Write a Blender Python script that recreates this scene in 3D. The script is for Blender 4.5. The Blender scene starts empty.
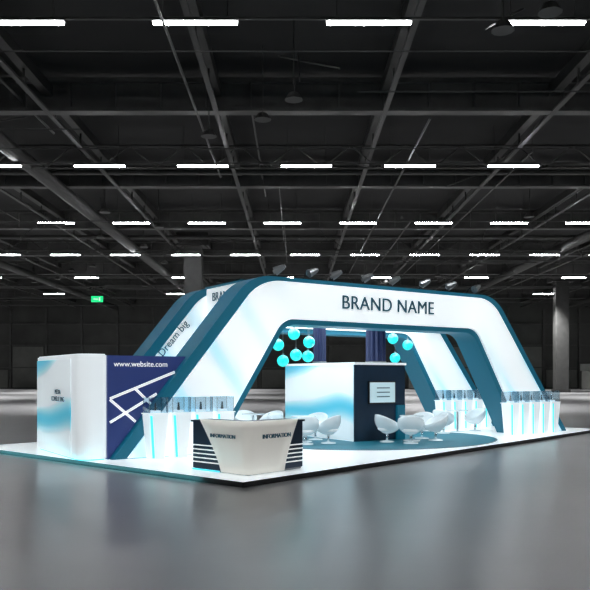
import bpy, bmesh, math, random
from mathutils import Vector, Matrix
random.seed(4)
sc = bpy.context.scene
sc.view_settings.view_transform = 'Standard'
COL = sc.collection

# ------------------------------------------------------------ materials
def mat(name, col, rough=0.5, metal=0.0, emit=None, es=0.0, var=0.0, scale=4.0, trans=0.0, coat=0.0):
    m = bpy.data.materials.new(name); m.use_nodes = True
    nt = m.node_tree; b = nt.nodes['Principled BSDF']
    b.inputs['Base Color'].default_value = (*col, 1)
    b.inputs['Roughness'].default_value = rough
    b.inputs['Metallic'].default_value = metal
    b.inputs['Transmission Weight'].default_value = trans
    b.inputs['Coat Weight'].default_value = coat
    if emit:
        b.inputs['Emission Color'].default_value = (*emit, 1)
        b.inputs['Emission Strength'].default_value = es
    if var > 0:
        tc = nt.nodes.new('ShaderNodeTexCoord'); n = nt.nodes.new('ShaderNodeTexNoise')
        n.inputs['Scale'].default_value = scale; n.inputs['Detail'].default_value = 5
        r = nt.nodes.new('ShaderNodeValToRGB')
        r.color_ramp.elements[0].position = 0.3; r.color_ramp.elements[1].position = 0.7
        r.color_ramp.elements[0].color = (*[c*(1-var) for c in col], 1)
        r.color_ramp.elements[1].color = (*[min(1, c*(1+var)) for c in col], 1)
        nt.links.new(tc.outputs['Object'], n.inputs['Vector'])
        nt.links.new(n.outputs['Fac'], r.inputs['Fac'])
        nt.links.new(r.outputs['Color'], b.inputs['Base Color'])
    return m

def graphic_mat(name, base=(0.9,0.95,1.0), tint=(0.25,0.75,0.9), es=0.45, scale=0.5, center=None, half=4.0, lo=0.45, hi=0.75, rot=0.6):
    """printed fabric with glow added to brighten it: soft flowing cyan waves on white"""
    m = bpy.data.materials.new(name); m.use_nodes = True
    nt = m.node_tree; L = nt.links.new; N = nt.nodes.new; b = nt.nodes['Principled BSDF']
    b.inputs['Roughness'].default_value = 0.45
    tc = N('ShaderNodeTexCoord'); mp = N('ShaderNodeMapping')
    mp.inputs['Rotation'].default_value = (0, rot, 0)
    L(tc.outputs['Object'], mp.inputs['Vector'])
    w = N('ShaderNodeTexWave'); w.inputs['Scale'].default_value = scale
    w.inputs['Distortion'].default_value = 5; w.inputs['Detail'].default_value = 2
    w.inputs['Detail Scale'].default_value = 0.6
    L(mp.outputs['Vector'], w.inputs['Vector'])
    r = N('ShaderNodeValToRGB')
    r.color_ramp.elements[0].position = lo; r.color_ramp.elements[0].color = (*base, 1)
    r.color_ramp.elements[1].position = hi; r.color_ramp.elements[1].color = (*tint, 1)
    L(w.outputs['Fac'], r.inputs['Fac'])
    out = r.outputs['Color']
    if center is not None:
        sx = N('ShaderNodeSeparateXYZ'); L(tc.outputs['Object'], sx.inputs[0])
        s1 = N('ShaderNodeMath'); s1.operation = 'SUBTRACT'; s1.inputs[1].default_value = center; L(sx.outputs['X'], s1.inputs[0])
        s2 = N('ShaderNodeMath'); s2.operation = 'ABSOLUTE'; L(s1.outputs[0], s2.inputs[0])
        mr = N('ShaderNodeMapRange'); mr.inputs['From Min'].default_value = half
        mr.inputs['From Max'].default_value = half+2.2; L(s2.outputs[0], mr.inputs['Value'])
        mx = N('ShaderNodeMix'); mx.data_type = 'RGBA'
        mx.inputs['A'].default_value = (*base, 1)
        L(mr.outputs[0], mx.inputs['Factor']); L(out, mx.inputs['B']); out = mx.outputs['Result']
    L(out, b.inputs['Base Color']); L(out, b.inputs['Emission Color'])
    b.inputs['Emission Strength'].default_value = es  # even emission brightens the print; no light box behind it
    return m

M = {}  # emission on laminates, prints, fabric, deck and carpet adds brightness; none are lamps
M['white'] = mat('white_laminate', (0.82,0.86,0.88), 0.4, emit=(0.9,0.97,1), es=0.36)  # glow added so the panels look brightly lit
M['whitebox'] = mat('glowing_white', (0.85,0.9,0.92), 0.4, emit=(0.9,0.97,1), es=0.5)  # stronger added glow for sign fascias, nothing lights them from behind
M['chair'] = mat('white_shell_plastic', (0.78,0.84,0.87), 0.25, emit=(0.8,0.95,1), es=0.17, coat=0.3)  # slight glow added to lift the white shells
M['teal'] = mat('teal_laminate', (0.0,0.085,0.14), 0.5, emit=(0.0,0.18,0.29), es=0.24)  # emission lifts the teal trim; the trim is no light source
M['navy'] = mat('navy_laminate', (0.005,0.025,0.055), 0.4, var=0.1)
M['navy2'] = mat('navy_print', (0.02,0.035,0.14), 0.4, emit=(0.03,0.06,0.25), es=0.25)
M['cyan'] = mat('cyan_led', (0.1,0.9,0.9), 0.4, emit=(0.05,0.85,0.85), es=0.7)
M['cyans'] = mat('cyan_led_soft', (0.1,0.8,0.9), 0.4, emit=(0.1,0.7,0.9), es=0.8)
M['globe'] = mat('cyan_globe_glass', (0.02,0.6,0.6), 0.25, emit=(0.01,0.75,0.70), es=0.75, coat=0.3)
M['black'] = mat('black_metal', (0.02,0.02,0.022), 0.5, 0.3)
M['grey'] = mat('grey_metal', (0.25,0.26,0.27), 0.35, 0.8)
M['chrome'] = mat('chrome', (0.7,0.72,0.74), 0.15, 1.0)
M['text'] = mat('teal_lettering', (0.01,0.09,0.14), 0.4)
M['wtext'] = mat('white_lettering', (0.9,0.9,0.9), 0.4, emit=(1,1,1), es=0.5)
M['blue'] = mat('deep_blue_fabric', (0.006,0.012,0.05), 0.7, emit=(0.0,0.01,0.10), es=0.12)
M['screen'] = mat('display_screen', (0.35,0.45,0.5), 0.15, emit=(0.5,0.7,0.75), es=0.6)
M['tube'] = mat('fluorescent_tube', (1,1,1), 0.5, emit=(0.96,0.98,1.0), es=60)
M['steel'] = mat('dark_painted_steel', (0.014,0.014,0.013), 0.6, 0.0, var=0.3, scale=1.5)
M['steel2'] = mat('grey_painted_steel', (0.026,0.026,0.025), 0.6, 0.0, var=0.3, scale=1.5)
M['slab'] = mat('dark_ceiling_deck', (0.005,0.005,0.005), 0.9, var=0.4, scale=0.5)
M['wall'] = mat('dark_wall_cladding', (0.028,0.029,0.027), 0.8, var=0.35, scale=0.3)
M['wallp'] = mat('grey_wall_panel', (0.07,0.072,0.066), 0.7, var=0.2, scale=0.5)
M['wallw'] = mat('pale_hoarding', (0.2,0.21,0.2), 0.7, var=0.2, scale=0.5)
M['exit'] = mat('exit_green', (0.0,0.5,0.15), 0.4, emit=(0.02,0.9,0.3), es=0.9)
M['deck'] = mat('white_gloss_deck', (0.82,0.86,0.88), 0.3, emit=(0.88,0.97,1), es=0.32, var=0.03, scale=0.6)  # deck brightness partly put in as emission
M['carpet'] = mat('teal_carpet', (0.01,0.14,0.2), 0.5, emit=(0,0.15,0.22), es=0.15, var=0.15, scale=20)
M['archface'] = graphic_mat('arch_glow_face', (0.88,0.93,0.95), (0.5,0.8,0.93), 0.52, 0.22, 8.3, 3.4, 0.6, 1.0)  # bright face comes from added emission, not a lamp inside
M['waves'] = graphic_mat('wave_graphic', (0.84,0.92,0.95), (0.1,0.55,0.72), 0.36, 0.24, None, 0, 0.45, 1.05, 0.9)  # wave print also glows to look lit
m = bpy.data.materials.new('clear_acrylic'); m.use_nodes = True; nt = m.node_tree
nt.nodes.clear(); o = nt.nodes.new('ShaderNodeOutputMaterial'); mx = nt.nodes.new('ShaderNodeMixShader')
t = nt.nodes.new('ShaderNodeBsdfTransparent'); g = nt.nodes.new('ShaderNodeBsdfGlossy')
t.inputs[0].default_value = (0.88,0.94,0.97,1); g.inputs['Roughness'].default_value = 0.05
mx.inputs[0].default_value = 0.10
nt.links.new(t.outputs[0], mx.inputs[1]); nt.links.new(g.outputs[0], mx.inputs[2]); nt.links.new(mx.outputs[0], o.inputs[0])
M['acrylic'] = m
m = bpy.data.materials.new('polished_concrete'); m.use_nodes = True; nt = m.node_tree; b = nt.nodes['Principled BSDF']
tc = nt.nodes.new('ShaderNodeTexCoord'); n1 = nt.nodes.new('ShaderNodeTexNoise'); n1.inputs['Scale'].default_value = 0.6; n1.inputs['Detail'].default_value = 8
r = nt.nodes.new('ShaderNodeValToRGB'); r.color_ramp.elements[0].color = (0.175,0.175,0.18,1); r.color_ramp.elements[1].color = (0.20,0.20,0.205,1)
r.color_ramp.elements[0].position = .3; r.color_ramp.elements[1].position = .7
nt.links.new(tc.outputs['Object'], n1.inputs['Vector']); nt.links.new(n1.outputs['Fac'], r.inputs['Fac']); nt.links.new(r.outputs['Color'], b.inputs['Base Color'])
b.inputs['Roughness'].default_value = 0.28
M['floor'] = m

# ------------------------------------------------------------ mesh helpers
def obj_from_bm(name, bm, material, parent=None, smooth=False):
    bmesh.ops.recalc_face_normals(bm, faces=bm.faces)
    me = bpy.data.meshes.new(name); bm.to_mesh(me); bm.free()
    if smooth:
        for p in me.polygons: p.use_smooth = True
    o = bpy.data.objects.new(name, me); COL.objects.link(o)
    if isinstance(material, (list, tuple)):
        for mm in material: me.materials.append(mm)
    else: me.materials.append(material)
    if parent: o.parent = parent
    return o
def add_box(bm, c, s, rz=0.0, rot=None):
    mt = Matrix.Translation(Vector(c))
    if rot is not None: mt = mt @ rot
    elif rz: mt = mt @ Matrix.Rotation(rz, 4, 'Z')
    mt = mt @ Matrix.Diagonal((s[0], s[1], s[2], 1))
    return bmesh.ops.create_cube(bm, size=1, matrix=mt)
def add_cyl(bm, c, r1, r2, h, seg=24, rot=None):
    mt = Matrix.Translation(Vector(c))
    if rot is not None: mt = mt @ rot
    return bmesh.ops.create_cone(bm, cap_ends=True, segments=seg, radius1=r1, radius2=r2, depth=h, matrix=mt)
def rod(bm, p, q, r=0.02, seg=8):
    p = Vector(p); q = Vector(q); d = q-p
    rot = d.to_track_quat('Z', 'Y').to_matrix().to_4x4()
    add_cyl(bm, (p+q)/2, r, r, d.length, seg, rot)
def beam(bm, p, q, w, h):
    p = Vector(p); q = Vector(q); d = q-p
    rot = d.to_track_quat('X', 'Z').to_matrix().to_4x4()
    add_box(bm, (p+q)/2, (d.length, w, h), rot=rot)
def box(name, lo, hi, material, parent=None, bevel=0.0):
    bm = bmesh.new(); c = [(a+b)/2 for a, b in zip(lo, hi)]; s = [abs(b-a) for a, b in zip(lo, hi)]
    add_box(bm, c, s)
    if bevel: bmesh.ops.bevel(bm, geom=bm.edges[:], offset=bevel, segments=3, affect='EDGES', profile=0.5)
    return obj_from_bm(name, bm, material, parent)
def round_poly(pts, rad, seg=8):
    out = []; n = len(pts)
    for i, p in enumerate(pts):
        r = rad[i]; p = Vector(p)
        if r <= 0: out.append(p); continue
        a = (Vector(pts[i-1])-p); b = (Vector(pts[(i+1) % n])-p)
        la, lb = a.length, b.length; a.normalize(); b.normalize()
        ang = a.angle(b); t = min(r/math.tan(ang/2), la*.49, lb*.49); r = t*math.tan(ang/2)
        c = p+(a+b).normalized()*(r/math.sin(ang/2))
        s = p+a*t-c; e = p+b*t-c
        for k in range(seg+1):
            f = k/seg
            v = (s*(math.sin((1-f)*(math.pi-ang)))+e*math.sin(f*(math.pi-ang)))/math.sin(math.pi-ang)
            out.append(c+v)
    return out
def prism_y(name, pts, y0, y1, material, parent=None):
    bm = bmesh.new(); a = [bm.verts.new((p[0], y0, p[1])) for p in pts]; b = [bm.verts.new((p[0], y1, p[1])) for p in pts]
    n = len(pts); bm.faces.new(a); bm.faces.new(b[::-1])
    for i in range(n): bm.faces.new((a[i], b[i], b[(i+1) % n], a[(i+1) % n]))
    return obj_from_bm(name, bm, material, parent)
def prism_z(name, pts, z0, z1, material, parent=None):
    bm = bmesh.new(); a = [bm.verts.new((p[0], p[1], z0)) for p in pts]; b = [bm.verts.new((p[0], p[1], z1)) for p in pts]
    n = len(pts); bm.faces.new(a[::-1]); bm.faces.new(b)
    for i in range(n): bm.faces.new((a[i], a[(i+1) % n], b[(i+1) % n], b[i]))
    return obj_from_bm(name, bm, material, parent)
def text(name, body, size, loc, rot, material, parent, depth=0.006, align='CENTER', sp=1.0, sx=1.0):
    cu = bpy.data.curves.new(name+'_c', 'FONT'); cu.body = body; cu.size = size; cu.extrude = depth
    cu.align_x = align; cu.align_y = 'CENTER'; cu.space_character = sp
    t = bpy.data.objects.new(name+'_t', cu); COL.objects.link(t)
    bpy.context.view_layer.update()
    me = bpy.data.meshes.new_from_object(t.evaluated_get(bpy.context.evaluated_depsgraph_get()))
    bpy.data.objects.remove(t)
    o = bpy.data.objects.new(name, me); COL.objects.link(o); me.materials.clear(); me.materials.append(material)
    o.location = loc; o.rotation_euler = rot; o.scale = (sx, 1, 1); o.parent = parent
    return o
def empty(name, loc=(0,0,0), rz=0.0):
    e = bpy.data.objects.new(name, None); COL.objects.link(e); e.location = loc; e.rotation_euler = (0,0,rz); e.empty_display_size = .2
    return e

# ------------------------------------------------------------ frames
P0 = Vector((-4.19, 16.94, 0)); ANG = math.radians(33.8)
U = Vector((math.cos(ANG), math.sin(ANG), 0)); V = Vector((-math.sin(ANG), math.cos(ANG), 0))
def F(s, w, z=0): return P0+U*s+V*w+Vector((0,0,z))
Z = 0.10
R90 = math.radians(90)

# ------------------------------------------------------------ hall
H = 15.5
box('floor', (-75,-25,-0.2), (75,125,0), M['floor'])
box('ceiling', (-75,-25,H), (75,125,H+.3), M['slab'])
box('wall_back', (-75,125,0), (75,125.4,H), M['wall'])
box('wall_left', (-75.4,-25,0), (-75,125,H), M['wall'])
box('wall_right', (75,-25,0), (75.4,125,H), M['wall'])
box('wall_front', (-75,-25.4,0), (75,-25,H), M['wall'])
bm = bmesh.new()
for i in range(-12, 13):
    x = i*6
    add_box(bm, (x,124.85,6.8+random.uniform(-.3,.3)), (0.35,.3,13.6))
for z in (3.6, 7.4, 11.0):
    add_box(bm, (0,124.8,z), (149,.2,.22))
obj_from_bm('trim_1', bm, M['steel2'])
bm = bmesh.new()
for i in range(-12, 12):
    x = i*6+3
    if random.random() < .75:
        z1 = random.choice((3.3, 3.3, 7.2))
        add_box(bm, (x,124.88,z1/2+.05), (5.2,.18,z1-.3))
obj_from_bm('trim_2', bm, M['wallp'])
for k, x in enumerate((-58,-41,-30,22,36,50,62)):
    e = empty('door_%d' % (k+1), (x,124.7,0))
    box('leaf_left', (-2,-.1,0), (-.03,.05,4.2), M['wallw'], e); box('leaf_right', (.03,-.1,0), (2,.05,4.2), M['wallw'], e)
    box('frame_top', (-2.2,-.15,4.2), (2.2,.1,4.5), M['steel'], e)
    box('frame_left', (-2.25,-.15,0), (-2,.1,4.5), M['steel'], e); box('frame_right', (2,-.15,0), (2.25,.1,4.5), M['steel'], e)
for x, y in ((-9.6,70),(34.5,96)):
    e = empty('hall_column', (x,y,0))
    box('shaft', (-.85,-.6,0), (.85,.6,H-1.2), M['steel2'], e, .05)
    box('capital', (-1.5,-1,H-1.2), (1.5,1,H), M['steel'], e); box('base', (-1,-.75,0), (1,.75,.4), M['steel'], e)
bm = bmesh.new()
ys = [-18,-4,17.5,33,46,59,72,85,98,111]
for y in ys:
    add_box(bm, (0,y,H-1.65), (148,.55,.16)); add_box(bm, (0,y,H-.35), (148,.55,.2)); add_box(bm, (0,y,H-1.0), (148,.08,1.2))
    for i in range(-36, 37): add_box(bm, (i*2,y,H-1.0), (.1,.45,1.2))
obj_from_bm('ceiling_girder', bm, M['steel2'])
bm = bmesh.new()
for x in (-60,-48,-37,-27,-18.5,-11,-3.5,4,11.5,19,28,38,49,61):
    add_box(bm, (x,50,H-.75), (.4,149,.5)); 
    for k in range(0, 37): add_box(bm, (x,-22+k*4,H-1.3), (.08,.08,.8))
    add_box(bm, (x,50,H-1.7), (.22,149,.1))
obj_from_bm('ceiling_joist', bm, M['steel'])
bm = bmesh.new()
for y in (40,66,92):
    z0, z1 = H-2.2, H-1.0
    rod(bm, (-74,y,z0), (74,y,z0), .07, 6); rod(bm, (-74,y,z1), (74,y,z1), .07, 6)
    for i in range(-24, 25):
        rod(bm, (i*3-1.5,y,z0), (i*3,y,z1), .04, 5); rod(bm, (i*3,y,z1), (i*3+1.5,y,z0), .04, 5)
obj_from_bm('ceiling_truss', bm, M['steel'])
bm = bmesh.new()
for x in (-30,-14.5,24,44):
    add_cyl(bm, (x,50,H-1.9), .42, .42, 148, 16, Matrix.Rotation(R90,4,'X'))
for y in (21,43,63,88):
    add_cyl(bm, (0,y,H-1.6), .16, .16, 148, 10, Matrix.Rotation(R90,4,'Y'))
obj_from_bm('ventilation_duct', bm, M['steel'], None)
bm = bmesh.new()
for i in range(26):
    y = random.uniform(8,110); z = H-random.uniform(1.0,3.2); r = random.uniform(.025,.06)
    x0 = random.uniform(-60,10); x1 = x0+random.uniform(12,50)
    rod(bm, (x0,y,z), (x1,y,z), r, 6)
for i in range(22):
    x = random.uniform(-35,35); y0 = random.uniform(5,60); z = H-random.uniform(1.2,3.0)
    rod(bm, (x,y0,z), (x,y0+random.uniform(15,50),z), random.uniform(.025,.06), 6)
for i in range(30):
    x = random.uniform(-25,25)*1.3; y = random.uniform(14,90); z = H-random.uniform(2.6,3.4)
    a = random.uniform(-.8,.8); l = random.uniform(2,6)
    rod(bm, (x,y,z), (x+l*math.sin(a)*1.0,y+l*math.cos(a),H-1.2), .03, 6)
obj_from_bm('ceiling_pipework', bm, M['steel2'])
bm = bmesh.new()
for i in range(34):
    x = random.uniform(-30,30); y = random.uniform(20,90)
    add_cyl(bm, (x,y,H-2.9), .35, .2, .25, 12); rod(bm, (x,y,H-2.8), (x,y,H), .03, 6)
obj_from_bm('ceiling_speaker_cluster', bm, M['steel2'])
rows = [(-20,0,1),(-6,1.5,1),(9,-3,1),(23,-3.1,1),(38.6,.6,1),(52.9,-.9,1),(66.7,.9,1),(82,-1.5,2),(98,.5,3)]
bt = bmesh.new(); br = bmesh.new()
for y, off, st in rows:
    for k in range(-13, 14):
        x = off+k*5.4
        if abs(x) > 72: continue
        if k % st: continue
        add_box(bt, (x,y,13.0), (2.6,.15,.06)); add_box(br, (x,y,13.07), (2.7,.24,.06))
        for dx in (-1,1): rod(br, (x+dx,y,13.1), (x+dx,y,H-.4), .012, 5)
    add_box(br, (0,y,13.14), (148,.09,.07))
fl = empty('fluorescent_light_row', (0,0,0))
obj_from_bm('tubes', bt, M['tube'], fl); obj_from_bm('rails', br, M['steel2'], fl)
for x, y, z in ((-25.4,95,12),(30,110,9)):
    e = empty('exit_sign', (x,y,z))
    box('sign_box', (-.75,-.08,-.38), (.75,.08,.38), M['exit'], e, .02)
    box('arrow', (-.45,-.1,-.06), (.1,-.085,.06), M['wtext'], e); box('figure', (.25,-.1,-.22), (.42,-.085,.22), M['wtext'], e)
    bm = bmesh.new(); rod(bm, (-.5,0,.38), (-.5,0,H-z-.3), .03); rod(bm, (.5,0,.38), (.5,0,H-z-.3), .03); obj_from_bm('hangers', bm, M['steel'], e)
for x, y in ((47,118),(20,120)):
    e = empty('service_cabinet', (x,y,0)); box('body', (-1.5,-.5,.1), (1.5,.5,3), M['wallp'], e, .05); box('plinth', (-1.4,-.45,0), (1.4,.45,.1), M['steel'], e)

# ------------------------------------------------------------ platform
C = Vector((-.937,13.33,0)); A = Vector((.66,.751,0)).normalized(); B = Vector((-A.y,A.x,0))
PA = math.atan2(A.y, A.x)
e = empty('exhibition_platform', C, PA)
LA, LB = 18.2, 10.4
box('plinth', (0.02,.02,0), (LA-.02,LB-.02,.07), M['black'], e)
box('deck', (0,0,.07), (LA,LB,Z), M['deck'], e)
box('edge_trim_a', (-.02,-.02,.03), (LA+.02,-.001,.105), M['black'], e)
box('edge_trim_b', (-.02,-.02,.03), (-.001,LB,.105), M['black'], e)
pts = [(3.9*math.cos(t), 3.2*math.sin(t)) for t in [i*2*math.pi/96 for i in range(96)]]
e = empty('oval_carpet', F(8.7,1.0), ANG); prism_z('pile', pts, Z, Z+.012, M['carpet'], e)
pts2 = [(3.96*math.cos(t), 3.26*math.sin(t)) for t in [i*2*math.pi/96 for i in range(96)]]
prism_z('edging', pts2, Z, Z+.008, M['grey'], e)

# ------------------------------------------------------------ arches
T, TI = 4.64, 3.40; DEP = .85
def arch(w, front):
    e = empty('exhibition_arch', F(0,w), ANG)
    outer = [(0,Z),(3.7,T),(12.9,T),(16.6,Z)]
    inner = [(13.95,Z),(11.85,TI),(4.75,TI),(2.65,Z)]
    body = round_poly(outer+inner, [0,1.3,1.3,0,0,.6,.6,0], 14)
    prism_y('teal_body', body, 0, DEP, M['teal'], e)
    o2 = [(.36,Z+.02),(.36+.813*(T-.12-Z),T-.12),(16.6-(.36+.813*(T-.12-Z)),T-.12),(16.24,Z+.02)]
    i2 = [(14.15,Z+.02),(14.15-.636*(TI+.14-Z),TI+.14),(2.45+.636*(TI+.14-Z),TI+.14),(2.45,Z+.02)]
    face = round_poly(o2+i2, [0,1.25,1.25,0,0,.65,.65,0], 14)
    prism_y('glow_face', face, -.07, 0.02, M['archface'], e)  # its material glows; no lamp sits behind it
    if front:
        text('lettering', 'BRAND NAME', .54, (8.30,-.09,4.06), (R90,0,0), M['text'], e, .015, sp=1.04)
    else:
        text('lettering', 'Dream big', .30, (2.9,-.09,3.1), (R90,-math.radians(50),0), M['text'], e, .012)
    return e
arch(0, True); arch(3.1, False)
for s in (4.05, 12.55):
    e = empty('side_header_sign', F(s,0), ANG)
    box('fascia', (-.12,DEP+.02,3.55), (.12,3.0,4.56), M['whitebox'], e, .03)
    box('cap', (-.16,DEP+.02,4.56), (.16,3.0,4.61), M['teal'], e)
    if s < 5: text('lettering', 'BRAND\nNAME', .36, (-.135,2.0,4.1), (R90,0,-R90), M['text'], e, .008)
e = empty('overhead_frame', F(0,0), ANG); bm = bmesh.new()  # added overhead frame joining the arches; globes hang from it
for s in (5.2,6.2,7.2,8.3,9.4,10.4,11.4): beam(bm, (s,DEP,4.3), (s,3.1,4.3), .08, .1)
for w in (1.3,1.9,2.6): beam(bm, (4.17,w,4.36), (12.43,w,4.36), .06, .08)
obj_from_bm('bars', bm, M['grey'], e)
for i, s in enumerate((4.7,5.5,6.5,7.6,8.7,9.8,10.9,11.85)):
    e = empty('arch_spotlight', F(s,.3,T), ANG+random.uniform(-.5,.5)); bm = bmesh.new()
    add_box(bm, (0,0,.012), (.2,.14,.024)); rod(bm, (0,0,0.02), (0,-.10,.2), .02); rod(bm, (0,-.10,.2), (0,-.30,.22), .02)
    obj_from_bm('arm', bm, M['black'], e)
    bm = bmesh.new(); rt = Matrix.Rotation(math.radians(62),4,'Y') @ Matrix.Rotation(math.radians(20),4,'X')
    add_cyl(bm, (0,-.34,.2), .12, .07, .26, 18, rt); add_cyl(bm, (0,-.34,.2), .05, .05, .36, 12, rt)
    obj_from_bm('lamp_head', bm, M['grey'], e)

# ------------------------------------------------------------ storage room + website panel
e = empty('storage_room', F(-.72,.1), ANG); SD = 3.75
pl = round_poly([(0,0),(.66,0),(.66,SD),(0,SD)], [.3,.12,.1,.3], 10)
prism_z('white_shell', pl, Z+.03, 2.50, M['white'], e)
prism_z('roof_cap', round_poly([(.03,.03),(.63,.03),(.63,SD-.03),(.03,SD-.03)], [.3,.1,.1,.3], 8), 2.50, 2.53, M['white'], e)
prism_z('plinth', round_poly([(.04,.04),(.62,.04),(.62,SD-.04),(.04,SD-.04)], [.3,.1,.1,.3], 8), Z, Z+.03, M['cyans'], e)
box('graphic_panel', (-.03,.6,Z+.08), (.01,3.45,2.42), M['waves'], e, .005)
text('lettering', 'MEDIA\nCONSULTING', .17, (-.04,1.55,1.55), (R90,0,-R90), M['text'], e, .004)
e = empty('website_panel', F(0,.14), ANG)
k = .813
prism_y('navy_board', [(-.05,Z),(-.05,2.5),((2.5-Z)*k-.03,2.5),(-.03,Z)], 0, .5, M['navy2'], e)
def stripe(p, q, w, nm):
    bm = bmesh.new(); p = Vector((p[0],-.012,p[1])); q = Vector((q[0],-.012,q[1])); d = (q-p).normalized(); n = Vector((-d.z,0,d.x))*w/2
    vs = [bm.verts.new(v) for v in (p-n, q-n, q+n, p+n)]; bm.faces.new(vs)
    r = bmesh.ops.extrude_face_region(bm, geom=bm.faces[:]); 
    for v in r['geom']:
        if isinstance(v, bmesh.types.BMVert): v.co.y += .011
    obj_from_bm(nm, bm, M['wtext'], e)
stripe((.0,1.5),(1.62,2.12),.06,'line_1'); stripe((.62,1.72),(1.0,1.36),.06,'line_2'); stripe((0.0,.95),(1.15,1.6),.06,'line_3'); stripe((0,1.48),(.62,.95),.06,'line_4')
text('lettering', 'www.website.com', .18, (.76,-.012,2.3), (R90,0,0), M['wtext'], e, .004)

# ------------------------------------------------------------ meeting kiosk
e = empty('meeting_kiosk', F(7.53,.57), ANG)
KW, KD, KH = 1.9, 3.7, 2.36
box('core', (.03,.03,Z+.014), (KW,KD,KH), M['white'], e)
box('wave_graphic_wall', (-.02,.04,Z+.014), (.03,KD,KH), M['waves'], e)
box('navy_front', (-.02,-.03,Z+.014), (KW+.02,.04,KH), M['navy'], e)
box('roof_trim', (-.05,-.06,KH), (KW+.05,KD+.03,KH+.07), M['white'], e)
box('navy_return', (-.03,-.03,Z+.014), (-.015,.0,KH), M['navy'], e)
box('tv_bezel', (.45,-.09,1.2), (1.5,-.03,1.88), M['black'], e, .01)
box('tv_screen', (.49,-.1,1.24), (1.46,-.088,1.84), M['screen'], e)
for j in range(3): box('screen_text_%d' % j, (.75,-.105,1.66-.13*j), (1.25,-.1,1.69-.13*j), M['text'], e)
box('shelf', (1.55,-.12,Z+.014), (1.85,-.03,1.15), M['teal'], e)
def fabric_column(s, w, z0, R=.24):
    e = empty('blue_fabric_column', F(s,w), ANG); pts = []
    for i in range(48):
        a = i*2*math.pi/48; r = R+.025*math.cos(a*12); pts.append((r*math.cos(a), r*math.sin(a)))
    prism_z('fabric', pts, z0, 4.24, M['blue'], e)
    bm = bmesh.new(); add_cyl(bm, (0,0,z0+.03), R+.04,R+.04,.06,24); obj_from_bm('ring', bm, M['grey'], e)
fabric_column(9.1,1.5,2.43,.29); fabric_column(7.75,2.65,2.43,.18)

# ------------------------------------------------------------ pendant globes
for X, Y, z in ((-.03,22,3.28),(.42,22.1,3.04),(.03,21.9,2.65),(-.36,22.1,2.48),(-.5,21.9,2.95),(.39,22.3,2.62),(3.38,25,2.64),(3.82,25.1,3.08),(3.28,24.8,3.28)):
    e = empty('pendant_globe', (X,Y,z)); bm = bmesh.new()
    bmesh.ops.create_uvsphere(bm, u_segments=32, v_segments=16, radius=.175)
    obj_from_bm('glass_ball', bm, M['globe'], e, True)
    bm = bmesh.new(); rod(bm, (0,0,.17), (0,0,4.28-z), .006); add_cyl(bm, (0,0,.19), .04,.025,.07,12); obj_from_bm('cable', bm, M['grey'], e)

# ------------------------------------------------------------ display counters
def counter(s, w, dx=0.54):
    e = empty('display_counter', F(s,w,Z), ANG); bm = bmesh.new()
    h = 1.04; tw, bw, td, bd = dx*.46, dx*.30, .20, .15
    v = [bm.verts.new(c) for c in ((-bw,-bd,0),(bw,-bd,0),(bw,bd,0),(-bw,bd,0),(-tw,-td,h),(tw,-td,h),(tw,td,h),(-tw,td,h))]
    for f in ((3,2,1,0),(4,5,6,7),(0,1,5,4),(1,2,6,5),(2,3,7,6),(3,0,4,7)): bm.faces.new([v[i] for i in f])
    bmesh.ops.bevel(bm, geom=bm.edges[:], offset=.015, segments=2, affect='EDGES')
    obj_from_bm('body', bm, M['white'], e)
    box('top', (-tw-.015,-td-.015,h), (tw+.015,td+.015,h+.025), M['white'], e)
    bm = bmesh.new()
    p = Vector((-bw+.05,-bd-.004,.03)); q = Vector((-tw+.06,-td-.004,h-.03))
    vs = [bm.verts.new(c) for c in (p+Vector((-.028,-.006,0)), p+Vector((.028,-.006,0)), q+Vector((.028,-.006,0)), q+Vector((-.028,-.006,0)))]
    bm.faces.new(vs)
    r = bmesh.ops.extrude_face_region(bm, geom=bm.faces[:])
    for g_ in r['geom']:
        if isinstance(g_, bmesh.types.BMVert): g_.co.y += .02
    obj_from_bm('led_strip', bm, M['cyan'], e)
    a = tw-.02; d = td-.02; z0 = h+.025; z1 = z0+.36
    bm = bmesh.new()
    for c, sz in (((0,-d,(z0+z1)/2),(2*a,.008,.36)),((0,d,(z0+z1)/2),(2*a,.008,.36)),((-a,0,(z0+z1)/2),(.008,2*d,.36)),((a,0,(z0+z1)/2),(.008,2*d,.36)),((0,0,z1),(2*a,2*d,.008))): add_box(bm, c, sz)
    obj_from_bm('acrylic_case', bm, M['acrylic'], e)
    bm = bmesh.new()
    for sx in (-1,1):
        for sy in (-1,1): rod(bm, (sx*a,sy*d,z0), (sx*a,sy*d,z1), .006, 6)
    obj_from_bm('case_edges', bm, M['chrome'], e)
    box('product_stand', (-.1,-.08,z0), (.1,.08,z0+.06), M['whitebox'], e, .01)
    bm = bmesh.new(); add_cyl(bm, (0,0,z0+.15), .04,.02,.18,12); obj_from_bm('product', bm, M['chrome'], e)
for i in range(4): counter(.92+i*.58, -.34)
for i in range(5): counter(13.25+i*.52, -.32, .48)
for i in range(5): counter(13.3+i*.55, 2.75, .5)

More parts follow.
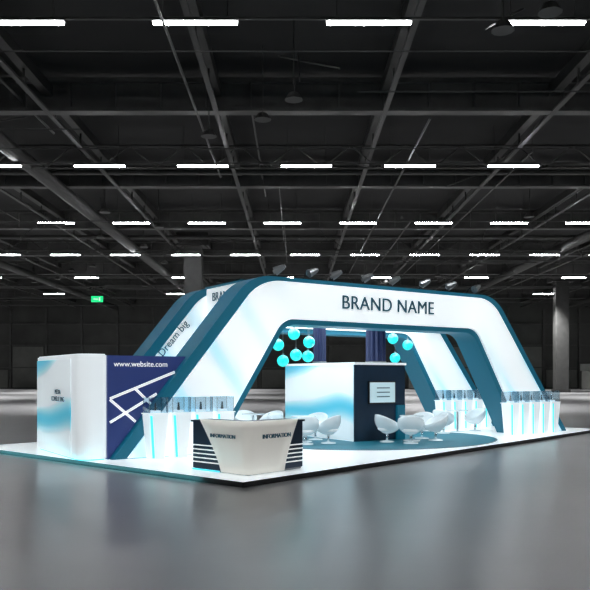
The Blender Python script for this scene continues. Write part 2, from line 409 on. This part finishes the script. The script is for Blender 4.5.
# ------------------------------------------------------------ chairs + tables
def chair(X, Y, face):
    e = empty('tub_chair', (X,Y,Z+.012), face); bm = bmesh.new()
    n, k = 40, 12; rings = []
    for j in range(k+1):
        f = j/k; ring = []
        for i in range(n):
            a = i*2*math.pi/n
            top = .64 - .17*math.cos(a)
            z = .25+(top-.25)*f**1.25
            rr = .11+.25*math.sin(min(1, f*1.05)*math.pi*.58)
            ring.append(bm.verts.new((rr*math.cos(a), rr*1.05*math.sin(a), z)))
        rings.append(ring)
    for j in range(k):
        for i in range(n): bm.faces.new((rings[j][i], rings[j][(i+1) % n], rings[j+1][(i+1) % n], rings[j+1][i]))
    bm.faces.new(rings[0][::-1])
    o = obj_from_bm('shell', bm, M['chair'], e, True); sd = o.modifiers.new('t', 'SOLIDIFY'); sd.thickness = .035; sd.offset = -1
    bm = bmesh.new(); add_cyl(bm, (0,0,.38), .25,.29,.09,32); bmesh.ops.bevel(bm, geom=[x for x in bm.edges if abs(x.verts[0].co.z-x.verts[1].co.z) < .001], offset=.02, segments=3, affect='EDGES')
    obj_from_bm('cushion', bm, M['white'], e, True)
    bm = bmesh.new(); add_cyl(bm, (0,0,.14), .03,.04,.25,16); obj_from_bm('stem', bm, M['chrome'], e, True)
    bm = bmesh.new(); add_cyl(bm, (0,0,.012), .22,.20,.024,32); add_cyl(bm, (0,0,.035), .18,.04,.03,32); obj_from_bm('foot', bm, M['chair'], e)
def table(X, Y, r=.36):
    e = empty('round_table', (X,Y,Z+.012)); bm = bmesh.new()
    add_cyl(bm, (0,0,.735), r-.01,r,.03,40); obj_from_bm('top', bm, M['chair'], e)
    bm = bmesh.new(); add_cyl(bm, (0,0,.37), .035,.035,.70,16); add_cyl(bm, (0,0,.69), .04,.14,.06,24); obj_from_bm('stem', bm, M['chrome'], e)
    bm = bmesh.new(); add_cyl(bm, (0,0,.01), .25,.24,.02,32); obj_from_bm('foot', bm, M['chair'], e)
def group(tx, ty, ch):
    table(tx, ty)
    for X, Y in ch: chair(X, Y, math.atan2(ty-Y, tx-X))
group(3.45,21.9, [(2.68,21.55),(3.3,21.1),(4.2,22.1),(3.9,22.75)])
group(.25,21.6, [(.95,21.1),(.62,22.35),(-.45,21.9),(.3,20.75)])
group(-1.3,23.0, [(-.75,22.2),(-2.1,22.9),(-.75,23.7),(-1.6,23.95)])
group(5.6,25.5, [(5.0,24.9),(6.3,25.9)])

# ------------------------------------------------------------ reception desk
K = Vector((-.9,14.2,0)); e = empty('reception_desk', K+Vector((0,0,Z)), PA)
HT = 1.02
Lp = [(0,0),(1.6,0),(1.6,.5),(.5,.5),(.5,1.6),(0,1.6)]
prism_z('navy_body', round_poly(Lp, [.12,0,0,0,0,0], 8), .04, HT-.04, M['navy'], e)
prism_z('plinth', [(p[0]*.97+.02,p[1]*.97+.02) for p in Lp], 0, .04, M['grey'], e)
Lt = [(-.03,-.03),(1.64,-.03),(1.64,.53),(.53,.53),(.53,1.64),(-.03,1.64)]
prism_z('worktop', round_poly(Lt, [.15,0,0,0,0,0], 8), HT-.04, HT, M['navy'], e)
bm = bmesh.new(); rings = []; nz = 8
for j in range(nz+1):
    f = j/nz; z = .02+(HT+.03-.02)*f; off = .03+.10*f**1.4
    la = .98+.30*f**1.2; lb = .70+.52*f**1.2; r = .14+.08*f
    path = [(-off, lb)]+[(-off, lb+(r-off-lb)*q) for q in (.25,.5,.75)]
    for q in range(13):
        a = math.pi+q/12*math.pi/2; path.append((-off+r+r*math.cos(a), -off+r+r*math.sin(a)))
    path += [(r-off+(la-r+off)*q, -off) for q in (.25,.5,.75,1)]
    rings.append([bm.verts.new((p[0], p[1], z)) for p in path])
for j in range(nz):
    for i in range(len(rings[0])-1): bm.faces.new((rings[j][i], rings[j][i+1], rings[j+1][i+1], rings[j+1][i]))
o = obj_from_bm('white_wrap', bm, mat('cream_laminate', (0.76,0.74,0.68), .3, emit=(1,.97,.9), es=.2), e, True); sd = o.modifiers.new('t','SOLIDIFY'); sd.thickness = .05; sd.offset = 0  # wrap has a warm glow added to brighten it
for j in range(5):
    z = .16+j*.085
    box('stripe_a%d' % j, (1.0,-.012,z), (1.6,.0,z+.022), M['wtext'], e)
    box('stripe_b%d' % j, (-.012,.78,z), (0,1.6,z+.022), M['wtext'], e)
text('lettering_a', 'INFORMATION', .12, (.66,-.145,.74), (R90,0,0), M['text'], e, .01)
text('lettering_b', 'INFORMATION', .105, (-.145,.56,.74), (R90,0,-R90), M['text'], e, .01)
box('led_base', (-.02,.8,.0), (.0,1.6,.03), M['cyans'], e)

# ------------------------------------------------------------ lighting
def area(name, loc, size, power, col=(1,1,1), rot=(0,0,0), sy=None):
    l = bpy.data.lights.new(name, 'AREA'); l.size = size; l.energy = power; l.color = col
    if sy: l.shape = 'RECTANGLE'; l.size_y = sy
    o = bpy.data.objects.new(name, l); COL.objects.link(o); o.location = loc; o.rotation_euler = rot; return o
area('deck_fill', F(8.3,1.9,4.22), 7.5, 340, (.88,.97,1), (0,0,ANG), 1.6)  # added fill light to brighten the deck, no fixture behind it
def spot(name, loc, target, power, deg, col=(.92,.97,1)):
    l = bpy.data.lights.new(name, 'SPOT'); l.energy = power; l.color = col; l.spot_size = math.radians(deg); l.spot_blend = .5; l.shadow_soft_size = .4
    o = bpy.data.objects.new(name, l); COL.objects.link(o); o.location = loc
    o.rotation_euler = (Vector(target)-Vector(loc)).to_track_quat('-Z','Y').to_euler(); return o
spot('stand_fill', F(0,-5,12.6), F(1.5,-.5,0), 2100, 45)  # this and the next spots are unseen fills added to brighten the stand
spot('stand_fill', F(8.3,-6,12.6), F(8.3,0,0), 2200, 55)
spot('stand_fill', F(16,-6,12.6), F(14.5,0,0), 1900, 45)
spot('stand_fill', F(-6,0,12.6), F(-1.5,2,0), 1400, 40)
area('led_wash_lamp', C+B*5.2+Vector((-.1,-.1,.06)), 8, 14, (.2,.9,1), (math.radians(75),0,PA-R90), .05)
for x in (-54,-32,-11,11,32,54):
    for y in (50,72,94,112):
        l = spot('hall_floor_fill', (x,y,12.7), (x,y,0), 36000, 104, (1,1,.99)); l.data.spot_blend = 1  # unseen spots added to brighten the far floor
for x in (-32,34):
    l = spot('hall_floor_fill', (x,33,12.7), (x,33,0), 22000, 110, (1,1,.99)); l.data.spot_blend = 1  # further added spots, brightening the floor either side of the stand

w = bpy.data.worlds.new('hall_world'); sc.world = w; w.use_nodes = True
w.node_tree.nodes['Background'].inputs[0].default_value = (.01,.01,.011,1)

# ------------------------------------------------------------ camera
cam = bpy.data.cameras.new('camera'); co = bpy.data.objects.new('camera', cam); COL.objects.link(co)
co.location = (0,0,2.0); co.rotation_euler = (R90,0,0)
cam.sensor_width = 36; cam.lens = 740/590*36; cam.shift_y = (377-295)/590; cam.clip_end = 400
sc.camera = co
